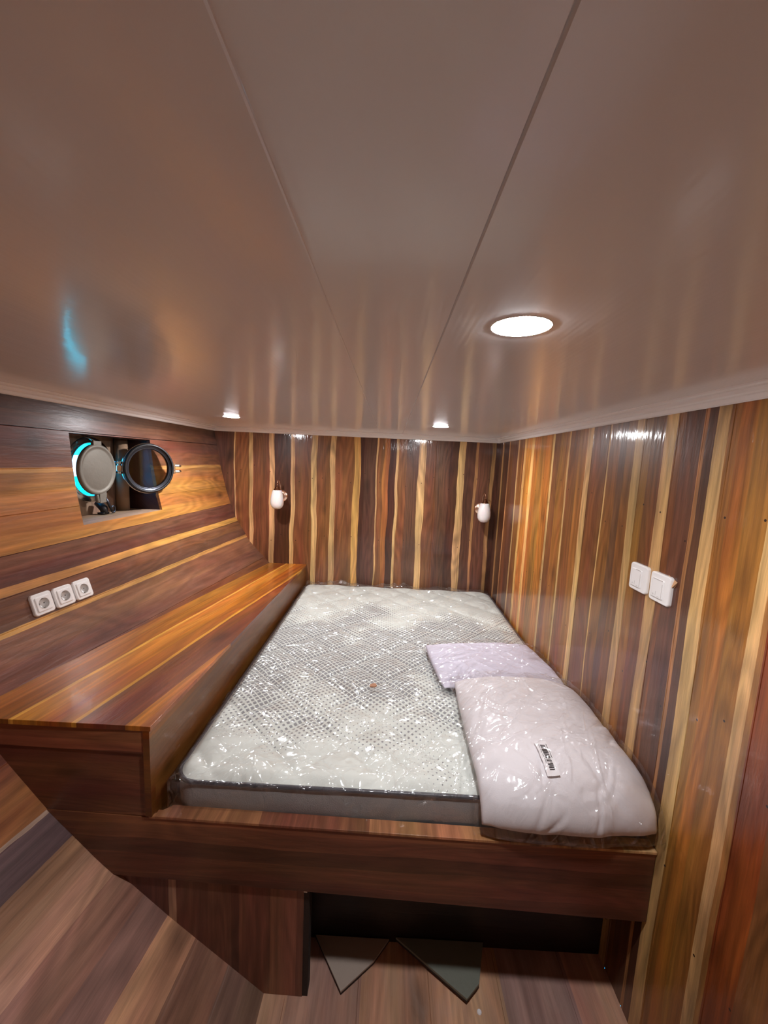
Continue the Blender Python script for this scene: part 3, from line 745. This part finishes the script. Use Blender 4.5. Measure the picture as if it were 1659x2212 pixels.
# ------------------------------------------------------------------ bed base
base = empty('bed_base', (.1, 1.08, 0), 'dark varnished wooden bed base with deep front rail, open underneath on the right', 'bed')
def bchild(mb, name, mat, parent, **k):
    o = mb.build(name, mat, None, **k); o.parent = parent; o.matrix_parent_inverse = Matrix.Translation(-Vector(parent.location)); return o
YL, YRr = 1.092, 1.066        # front of the rail at its left and right ends (it runs slightly askew)
def yf(x): return YL + (YRr - YL) * (x + .7) / 1.56
def hullpoly(zlo, zhi, y, xr, n=8):
    zs = np.linspace(zlo, zhi, n)
    return [(hx(z, y) + .001, z) for z in zs[::-1]] + [(xr, zlo), (xr, zhi)]
def facepanel(poly, thick, dy=0, flipuv=False):
    m = MB(); n = len(poly)
    f = [(x, yf(x) + dy, z) for x, z in poly]; b = [(x, yf(x) + dy + thick, z) for x, z in poly]
    uv = [((z, x) if not flipuv else (x, z)) for x, z in poly]
    m.quad(f, uv); m.quad(b[::-1], uv[::-1])
    for i in range(n):
        j = (i + 1) % n; m.quad([f[i], b[i], b[j], f[j]], [uv[i], uv[i], uv[j], uv[j]])
    return m
ZR = .65
poly = hullpoly(.43, ZR - .001, 1.09, .5)
poly = [p for p in poly[:-2]] + [(XR - .002, .405), (XR - .002, ZR - .003), (-.7, ZR - .003)]
bchild(facepanel(poly, .03), 'front_rail', M_RAIL, base, bevel=.0015)
# cap strip on the rail, mitred
m = MB()
pts = [(-.708, yf(-.708) - .004), (XR - .002, yf(XR) - .004), (XR - .002, yf(XR) + .040), (-.650, yf(-.65) + .042)]
m2 = prism(pts, ZR - .003, ZR + .006, lambda a, b, h: (a, b, h))
# uv: along x
m2.uv = [(p[0], p[1]) for f in m2.f for p in [m2.v[i] for i in f]]
bchild(m2, 'rail_cap', M_CAP, base, bevel=.0012)
m = MB(); m.box((-.70, 1.13, .585), (XR - .002, YB - .001, .603), along=0)
bchild(m, 'platform', M_BARE, base)
# vertical lower panel to the left of the opening, with its free right edge
poly = [p for p in hullpoly(0.001, .435, 1.09, -.216)]
bchild(facepanel(poly, .022, dy=.012, flipuv=True), 'lower_panel', M_PANEL, base)
m = MB(); m.box((-.216, 1.098, .001), (-.198, 1.14, .428), along=2)
bchild(m, 'panel_end_post', M_EDGE, base)
m = MB(); m.box((-.2165, 1.094, .405), (-.205, 1.0985, .413)); bchild(m, 'bright_nail_head', M_ALUB, base)
# added near-black board, stands in for the deep shade under the bed
m = MB(); m.box((-.30, 1.262, .001), (XR - .002, 1.28, .584), along=0); bchild(m, 'under_bed_shade_board', M_SHADE, base)

# ------------------------------------------------------------------ ledge (box) between bed and hull
led = empty('side_ledge', (-.9, 1.1, .66), 'wooden boxed ledge with striped plank top between the mattress and the sloping hull', 'ledge')
ZT0, ZT1 = .962, .905     # height of the top at front and far end
def zt(y): return ZT0 + (ZT1 - ZT0) * (y - 1.09) / 2.11
XI0, XI1 = -.695, -.672
def xi(y): return XI0 + (XI1 - XI0) * (y - 1.09) / 2.11
m = MB(); ys = np.linspace(1.085, YB - .001, 14)
P = np.zeros((len(ys), 5, 3)); UV = np.zeros((len(ys), 5, 2))
for i, y in enumerate(ys):
    xl = hx(zt(y), y) + .001; xr = xi(y) + .004
    for j in range(5):
        x = xl + (xr - xl) * j / 4; P[i, j] = (x, y, zt(y)); UV[i, j] = (x - .135 * (y - 1.12), y)
m.grid(P, UV); P2 = P.copy(); P2[:, :, 2] -= .016
P2[:, 0, 0] += .010
m.grid(P2, UV, flip=True)
for a, b in (((0, 0), (0, 4)),): 
    m.quad([tuple(P[0, j]) for j in range(5)] + [tuple(P2[0, j]) for j in range(4, -1, -1)], [tuple(UV[0, j]) for j in range(5)] + [tuple(UV[0, j]) for j in range(4, -1, -1)])
for i in range(len(ys) - 1):
    m.quad([tuple(P[i, 4]), tuple(P2[i, 4]), tuple(P2[i + 1, 4]), tuple(P[i + 1, 4])], [tuple(UV[i, 4])] * 2 + [tuple(UV[i + 1, 4])] * 2)
bchild(m, 'plank_top', M_BOX, led, bevel=.001)
m = MB()
ys = np.array([1.085, 1.108] + list(ys[1:]))
for i in range(len(ys) - 1):
    y0, y1 = ys[i], ys[i + 1]
    for dx in (0, -.02):
        bz = .657 if i == 0 else .60
        m.quad([(xi(y0) + dx, y0, bz), (xi(y1) + dx, y1, bz), (xi(y1) + dx, y1, zt(y1) - .016), (xi(y0) + dx, y0, zt(y0) - .016)], [(.60, y0), (.60, y1), (zt(y1) - .016, y1), (zt(y0) - .016, y0)])
y0 = ys[0]
m.quad([(xi(y0), y0, .657), (xi(y0) - .02, y0, .657), (xi(y0) - .02, y0, zt(y0) - .016), (xi(y0), y0, zt(y0) - .016)], [(.6, 0), (.6, .02), (.95, .02), (.95, 0)])
bchild(m, 'side_board', M_LEDGE, led)
# front boards
poly = [(hx(z, 1.09) + .001, z) for z in np.linspace(.946, .868, 4)] + [(-.6955, .868), (-.6955, .946)]
bchild(facepanel(poly, .02, dy=-.004), 'upper_front_board', M_RAIL, led, bevel=.001)
poly = [(hx(z, 1.09) + .001, z) for z in np.linspace(.866, .650, 7)] + [(-.6955, .650), (-.6955, .866)]
bchild(facepanel(poly, .02, dy=.002), 'lower_front_board', M_RAIL, led)

# ------------------------------------------------------------------ mattress
def fbm(P, scale, oct=3, seed=0.0):
    out = np.empty(len(P))
    for i, p in enumerate(P):
        out[i] = mn.fractal(Vector((p[0] * scale + seed, p[1] * scale - seed, seed * 1.7)), 1.0, 2.0, oct)
    return out
MX0, MX1, MY0, MY1 = -.655, .845, 1.135, 3.165
MZ0, MZ1 = .605, .742
mat_t = empty('mattress', (.1, 1.3, MZ0), 'white quilted mattress with grey side band, wrapped in crinkled clear plastic, on the bed base', 'mattress')
def inset(x, y):
    """signed distance to the rounded outline (positive inside)"""
    r = .07
    cx, cy = (MX0 + MX1) / 2, (MY0 + MY1) / 2
    qx = np.abs(x - cx) - (MX1 - MX0) / 2 + r; qy = np.abs(y - cy) - (MY1 - MY0) / 2 + r
    return r - (np.hypot(np.maximum(qx, 0), np.maximum(qy, 0)) + np.minimum(np.maximum(qx, qy), 0))
def quilt_z(x, y):
    def ln(s, off):
        f = np.mod(s - off, .285); return np.minimum(f, .285 - f) / math.sqrt(2)
    d = np.minimum(ln(x + y, 1.473), ln(x - y, -1.727))
    e = np.clip(inset(x, y), 0, 1)
    z = .008 * (1 - np.exp(-d / .016)) + .009 * np.minimum(1, d / .1)
    edge = 1 - np.clip(1 - e / .05, 0, 1) ** 2.2
    return MZ1 + (z + .008) * edge
nx_, ny_ = 170, 220
# map a square grid onto the rounded outline
uu = np.linspace(-1, 1, nx_); vv = np.linspace(-1, 1, ny_)
Gu, Gv = np.meshgrid(uu, vv, indexing='ij')
hw, hh = (MX1 - MX0) / 2, (MY1 - MY0) / 2; r = .07
X = Gu * hw; Y = Gv * hh
# pull the corners in
ax = np.clip((np.abs(X) - (hw - r)) / r, 0, 1); ay = np.clip((np.abs(Y) - (hh - r)) / r, 0, 1)
k = np.where((ax > 0) & (ay > 0), np.maximum(ax, ay) / np.maximum(np.hypot(ax, ay), 1e-6), 1)
X = np.sign(X) * np.where((ax > 0) & (ay > 0), hw - r + ax * r * k, np.abs(X)); Y = np.sign(Y) * np.where((ax > 0) & (ay > 0), hh - r + ay * r * k, np.abs(Y))
X = X + (MX0 + MX1) / 2; Y = Y + (MY0 + MY1) / 2
Z = quilt_z(X, Y)
P = np.stack([X, Y, Z], -1)
m = MB(); m.grid(P, np.stack([X, Y], -1))
bchild(m, 'quilted_top', M_QUILT, mat_t, smooth=True, weld=False)
def outline(off, n=10):
    out = []
    r = .07 + off
    for cx, cy, a0 in ((MX1 - .07, MY1 - .07, 0), (MX0 + .07, MY1 - .07, 90), (MX0 + .07, MY0 + .07, 180), (MX1 - .07, MY0 + .07, 270)):
        for k in range(n + 1):
            a = math.radians(a0 + 90 * k / n); out.append((cx + r * math.cos(a), cy + r * math.sin(a)))
        nx = {0: (MX0 + .07, MY1 + off), 90: (MX0 - off, MY0 + .07), 180: (MX1 - .07, MY0 - off), 270: (MX1 + off, MY1 - .07)}[a0]
        p0 = out[-1]
        for k in range(1, 40): out.append((p0[0] + (nx[0] - p0[0]) * k / 40, p0[1] + (nx[1] - p0[1]) * k / 40))
    return out
zsd = np.linspace(MZ0, MZ1, 9)
ol = [outline(.004 * math.sin(math.pi * (z - MZ0) / (MZ1 - MZ0)) * 2.5 - .004) for z in zsd]
G = np.array([[(ol[j][i][0], ol[j][i][1], zsd[j]) for j in range(9)] for i in range(len(ol[0]))])
for i in range(len(G)):
    for j in range(1, 8):
        w = mn.noise(Vector((G[i, j, 0] * 14, G[i, j, 1] * 14, G[i, j, 2] * 30))) * .0035
        G[i, j, 1] += w if G[i, j, 1] < MY0 + .02 else 0; G[i, j, 2] += w
m = MB(); m.grid(G, closeu=True); m.quad([tuple(G[i, 0]) for i in range(len(G))][::-1])
bchild(m, 'side_band', M_SIDE, mat_t, smooth=True)
ob = outline(.002); ob.append(ob[0])
m = MB(); m.tube([(x, y, MZ1 - .001) for x, y in ob], .0068, 8, cap=False)
bchild(m, 'piping', M_PIPING, mat_t, smooth=True)

# crinkled wrap: one sheet over the top and down the sides
def creases(X, Y, n, amp, wid, seed, dirs=None, lmin=.1, lmax=.5, box=None):
    rg = np.random.default_rng(seed); H = np.zeros_like(X)
    bx = box or (X.min(), X.max(), Y.min(), Y.max())
    for k in range(n):
        x0 = rg.uniform(bx[0], bx[1]); y0 = rg.uniform(bx[2], bx[3]); L = rg.uniform(lmin, lmax)
        a = (rg.choice(dirs) + rg.normal(0, .25)) if dirs is not None else rg.uniform(0, math.pi)
        c, s = math.cos(a), math.sin(a)
        t = (X - x0) * c + (Y - y0) * s; d = -(X - x0) * s + (Y - y0) * c
        d = d + .25 * L * rg.uniform(-.4, .4) * (t / L) ** 2 * 4 + .006 * np.sin(t * rg.uniform(20, 50) + rg.uniform(0, 6))
        w = wid * rg.uniform(.6, 1.6)
        env = np.clip(1 - (2 * np.abs(t) / L) ** 2, 0, 1)
        H += amp * rg.uniform(.4, 1.3) * env * np.clip(1 - np.abs(d) / w, 0, 1)
    return H
nu, nv = 440, 580
DR = .115
su = np.linspace(MX0 - .012 - DR, MX1 + .010 + DR, nu); sv = np.linspace(MY0 - .012 - DR, MY1 + .012 + DR, nv)
A, B = np.meshgrid(su, sv, indexing='ij')
x0, x1, y0, y1 = MX0 - .010, MX1 + .008, MY0 - .010, MY1 + .010
ox = np.maximum(x0 - A, 0) + np.maximum(A - x1, 0); oy = np.maximum(y0 - B, 0) + np.maximum(B - y1, 0)
FX = np.clip(A, x0, x1); FY = np.clip(B, y0, y1)
drop = np.minimum(np.maximum(ox, oy), DR)
base_z = quilt_z(np.clip(FX, MX0, MX1), np.clip(FY, MY0, MY1)) + .007
pts = np.stack([A.ravel(), B.ravel()], -1)
H = creases(A, B, 60, .010, .022, 3, dirs=[-.9, -.75, -.6, .6, .45, 2.4], lmin=.15, lmax=.6)
H += creases(A, B, 150, .006, .0075, 6, dirs=[-.9, -.6, .5, .3, 0, 2.4], lmin=.05, lmax=.40)
rc = np.random.default_rng(12)
for kk in range(46):       # clusters of fine crinkles
    cx_, cy_ = rc.uniform(A.min(), A.max()), rc.uniform(B.min(), B.max()); rr_ = rc.uniform(.03, .09)
    i0, i1 = np.searchsorted(su, [cx_ - rr_ - .06, cx_ + rr_ + .06]); j0, j1 = np.searchsorted(sv, [cy_ - rr_ - .06, cy_ + rr_ + .06])
    if i1 - i0 < 3 or j1 - j0 < 3: continue
    H[i0:i1, j0:j1] += creases(A[i0:i1, j0:j1], B[i0:i1, j0:j1], 22, .0038, .0055, 100 + kk, lmin=.02, lmax=.08, box=(cx_ - rr_, cx_ + rr_, cy_ - rr_, cy_ + rr_))
for (xa, ya, xb, yb) in ((.34, 1.36, .02, 1.10), (.42, 1.30, .12, 1.08), (.30, 1.50, -.05, 1.22), (.36, 1.62, .05, 1.52), (-.30, 1.78, .0, 1.45), (-.42, 1.72, -.16, 1.40), (-.1, 2.0, .3, 2.05), (-.5, 2.3, -.1, 2.12), (.36, 1.45, .24, 1.08)):
    Lx, Ly = xb - xa, yb - ya; LL = math.hypot(Lx, Ly); t_ = ((A - xa) * Lx + (B - ya) * Ly) / LL ** 2; d_ = np.abs(-(A - xa) * Ly + (B - ya) * Lx) / LL + .004 * np.sin(t_ * 21)
    H += .011 * np.clip(4 * t_ * (1 - t_), 0, 1) ** .4 * np.clip(1 - np.abs(d_) / .010, 0, 1)
n1 = fbm(pts, 9, 3, 2.0).reshape(A.shape); n2 = fbm(pts, 26, 3, 5.0).reshape(A.shape)
H += .007 * np.maximum(0, n1 + .1) + .0012 * (1 - np.abs(n2) * 2.2).clip(0)
tuck = np.clip(drop / .02, 0, 1)
FZ = base_z + H * (1 - .6 * tuck) - drop
# front folds swing outwards
FY = np.where(B < y0, FY - .4 * H - .002, FY); FX = np.where(A < x0, FX - .15 * H, FX); FX = np.where(A > x1, np.minimum(FX + .1 * H, XR - .002), FX)
FY = np.minimum(FY, YB - .008); FX = np.maximum(FX, -.670)
# the foot end at the far wall bunches up
FZ = FZ + np.where(B > y1 - .03, .016 * (1 + n1), 0) * (1 - tuck)
m = MB(); m.grid(np.stack([FX, FY, FZ], -1))
bchild(m, 'plastic_wrap', M_FILM, mat_t, smooth=True, weld=False)

# ------------------------------------------------------------------ pillows
def mat_top(x, y): return MZ1 + .018 if inset(np.array(x), np.array(y)) > 0.01 else .62
def pillow(name, label, c, size, T, rot, material, seed, bag_pad=(.02, .02, .02, .02), droop=0.0, warpf=None, zlift=0.0, T2=None):
    """closed cushion in a clear bag; local x/y spans size; returns top height function"""
    t = empty(name, (c[0], c[1], c[2]), label, 'pillow', 'pillows in clear bags'); 
    n1, n2 = 90, 110
    a = np.linspace(-1, 1, n1); b = np.linspace(-1, 1, n2); A, B = np.meshgrid(a, b, indexing='ij')
    def shape(A, B, sx, sy, T, wr, sd, zoff=0.0):
        # rounded rectangle with slightly pinched sides
        X = A * sx / 2 * (1 - .05 * (1 - B ** 2) * 0 - .03 * np.abs(B) ** 3); Y = B * sy / 2 * (1 - .03 * np.abs(A) ** 3)
        if warpf: X, Y = warpf(X, Y)
        th = T / 2 * np.clip(1 - np.abs(A) ** 2.6, 0, 1) ** .5 * np.clip(1 - np.abs(B) ** 3.0, 0, 1) ** .5
        pts = np.stack([X.ravel(), Y.ravel()], -1)
        e = np.maximum(np.abs(A), np.abs(B))
        w = fbm(pts, 14, 2, sd).reshape(A.shape) * .006 * wr * e ** 3 + fbm(pts, 4, 2, sd + 3).reshape(A.shape) * .006 * wr
        w += creases(X, Y, 26, -.009 * wr, .012, int(sd * 10) + 2, dirs=[.5, .9, 2.4], lmin=.08, lmax=.3) * np.clip((1 - e) * 9, 0, 1) * e
        return X, Y, th, w
    def place(X, Y, Z):
        cr, sr = math.cos(rot), math.sin(rot)
        x = X * cr - Y * sr; y = X * sr + Y * cr
        z = Z.copy()
        if droop:
            q = np.clip(1.17 - (y + c[1]), 0, 1); th_ = np.minimum(q / droop, 1.35); ex = q - th_ * droop
            yb = 1.17 - (droop + z) * np.sin(th_) - ex * np.cos(th_); zb = -droop + (droop + z) * np.cos(th_) - ex * np.sin(th_)
            y = np.where(q > 0, yb - c[1], y); z = np.where(q > 0, zb, z)
        x = np.minimum(x, XR - .006 - c[0])
        return np.stack([x, y, z + zlift], -1)
    X, Y, th, w = shape(A, B, size[0], size[1], T, 1, seed)
    top = place(X, Y, th * 1.25 + w * (th > 1e-4)); bot = place(X, Y, -th * .75 + 0 * w)
    m = MB(); m.grid(top, np.stack([X, Y], -1)); m.grid(bot, np.stack([X, Y], -1), flip=True)
    o = m.build('cushion', material, t, smooth=True)
    # bag: a little larger, crinkled, with a flat free hem
    pad = .022
    a = np.linspace(-1, 1, 210); b = np.linspace(-1, 1, 240); A, B = np.meshgrid(a, b, indexing='ij')
    Xb, Yb, thb, wb = shape(A, B, size[0] + 2 * pad, size[1] + 2 * pad, T + .012, 1.0, seed)
    H = creases(Xb, Yb, 90, .0055, .007, int(seed * 7) + 1, dirs=[.6, .9, .35, 2.6], lmin=.05, lmax=.3)
    pts = np.stack([Xb.ravel(), Yb.ravel()], -1)
    H += .0012 * (1 - np.abs(fbm(pts, 24, 3, seed + 8).reshape(A.shape)) * 2).clip(0)
    topb = place(Xb, Yb, thb * 1.25 + .006 + H + wb)
    m = MB(); m.grid(topb)
    m.build('plastic_bag', M_BAG, t, smooth=True, weld=False)
    return t, top, (X, Y)

# large pillow by the right wall, its near end sagging over the front of the mattress
def wf(X, Y):
    # left side leans: narrower at the far end
    k = (Y + .36) / .72
    return X + .012 * k, Y
pil, ptop, _ = pillow('pillow', 'large plump white pillow in clear bag with barcode label, at front right mattress corner', (.585, 1.355, .805), (.54, .69), .155, .0, M_COTTON, 2.0, droop=.11, warpf=wf)
pil2, ptop2, _ = pillow('pillow', 'flatter lilac pillow in a clear bag behind the large pillow, against the right wall', (.55, 1.90, .790), (.60, .42), .075, .12, M_LILAC, 5.0)

# barcode label draped on the large pillow
def surf(top, c, x, y):
    d = (top[..., 0] + c[0] - x) ** 2 + (top[..., 1] + c[1] - y) ** 2
    i = np.argsort(d.ravel())[:4]; w = 1 / (d.ravel()[i] + 1e-7); zz = top[..., 2].ravel()[i]
    return float((zz * w).sum() / w.sum()) + c[2]
pc = (.585, 1.355, .805)
lc = Vector((.530, 1.135)); lu = Vector((.26, .966)).normalized() * -1   # long axis towards the camera
la = math.radians(-86); lu = Vector((math.cos(la), math.sin(la))); lv = Vector((-lu.y, lu.x))
def lab(s, t_, lift):
    p = lc + lu * s + lv * t_; return (p.x - pc[0], p.y - pc[1], surf(ptop, pc, p.x, p.y) - pc[2] + lift)
def strip(s0, s1, t0, t1, lift, ns=6, nt=3):
    m = MB(); P = np.array([[lab(s0 + (s1 - s0) * i / ns, t0 + (t1 - t0) * j / nt, lift) for j in range(nt + 1)] for i in range(ns + 1)]); return P
m = MB(); m.grid(strip(-.052, .052, -.020, .020, .0140, 10, 5)); lb = m.build('barcode_label', M_LABEL, pil, smooth=True)
m = MB(); s = -.038; rr = random.Random(3)
while s < .038:
    w = rr.choice([.0008, .0008, .0014, .0024, .0034]);
    m.grid(strip(s, min(s + w, .039), -.007, .009, .0150, 1, 3)); s += w + rr.choice([.0008, .0012, .002])
for (a, b, t0) in ((-.038, -.026, -.0115), (-.022, -.012, -.0115), (-.008, .004, -.0115), (.008, .020, -.0115)): m.grid(strip(a, b, t0, t0 + .0016, .0150, 2, 1))
for (a, b) in ((-.040, -.026), (-.024, -.012), (-.009, .006)): m.grid(strip(a, b, .0135, .0153, .0150, 2, 1))
m.build('barcode', M_INK, lb)
bpy.context.view_layer.update()

# brown chip lying on the wrap
t = (-.035, 1.665)
m = MB(); hp = [(-.016, -.004), (-.012, .010), (.002, .012), (.015, .009), (.017, -.006), (.006, -.012), (-.006, -.007)]
o = prism(hp, 0, .006, lambda a, b, h: (a, b, h)).build('wood_chip', M_CHIP, bevel=.001)
o.location = (t[0], t[1], .779); o.rotation_euler = (.15, -.1, .3)
tag(o, 'small brown wood chip lying on the plastic in the middle of the mattress', 'wood chip')

# ------------------------------------------------------------------ loose boards under the bed
def board(name, pts, z0, z1, mat, label, cat='board'):
    o = empty(name, (pts[0][0], pts[0][1], 0), label, cat)
    a = prism(pts, z0, z1, lambda a, b, h: (a, b, h)).build('face', mat, None)
    e = prism([(p[0] * 1.0, p[1]) for p in pts], z0 - .008, z0, lambda a, b, h: (a, b, h)).build('dark_edge', M_EDGE, None)
    for q in (a, e): q.parent = o; q.matrix_parent_inverse = Matrix.Translation(-Vector(o.location))
    return o
board('plywood_offcut', [(-.087, 1.104), (.02, 1.19), (.075, 1.258), (-.20, 1.258)], .012, .018, M_DUSTB, 'dusty brown board corner poking out from under the bed beside the lower panel')
board('grey_board', [(.335, 1.098), (.385, 1.14), (.425, 1.258), (.10, 1.258)], .020, .028, M_GREYB, 'grey green board corner poking out from the dark under the middle of the bed')
m = MB(); m.lathe([(.0001, .004), (.006, .004), (.008, .001), (.007, 0)], 10, c=(.375, 1.085, .0)); tag(m.build('pale_crumb', M_LABEL), 'tiny pale crumb on the floor boards next to the grey board', 'crumb')
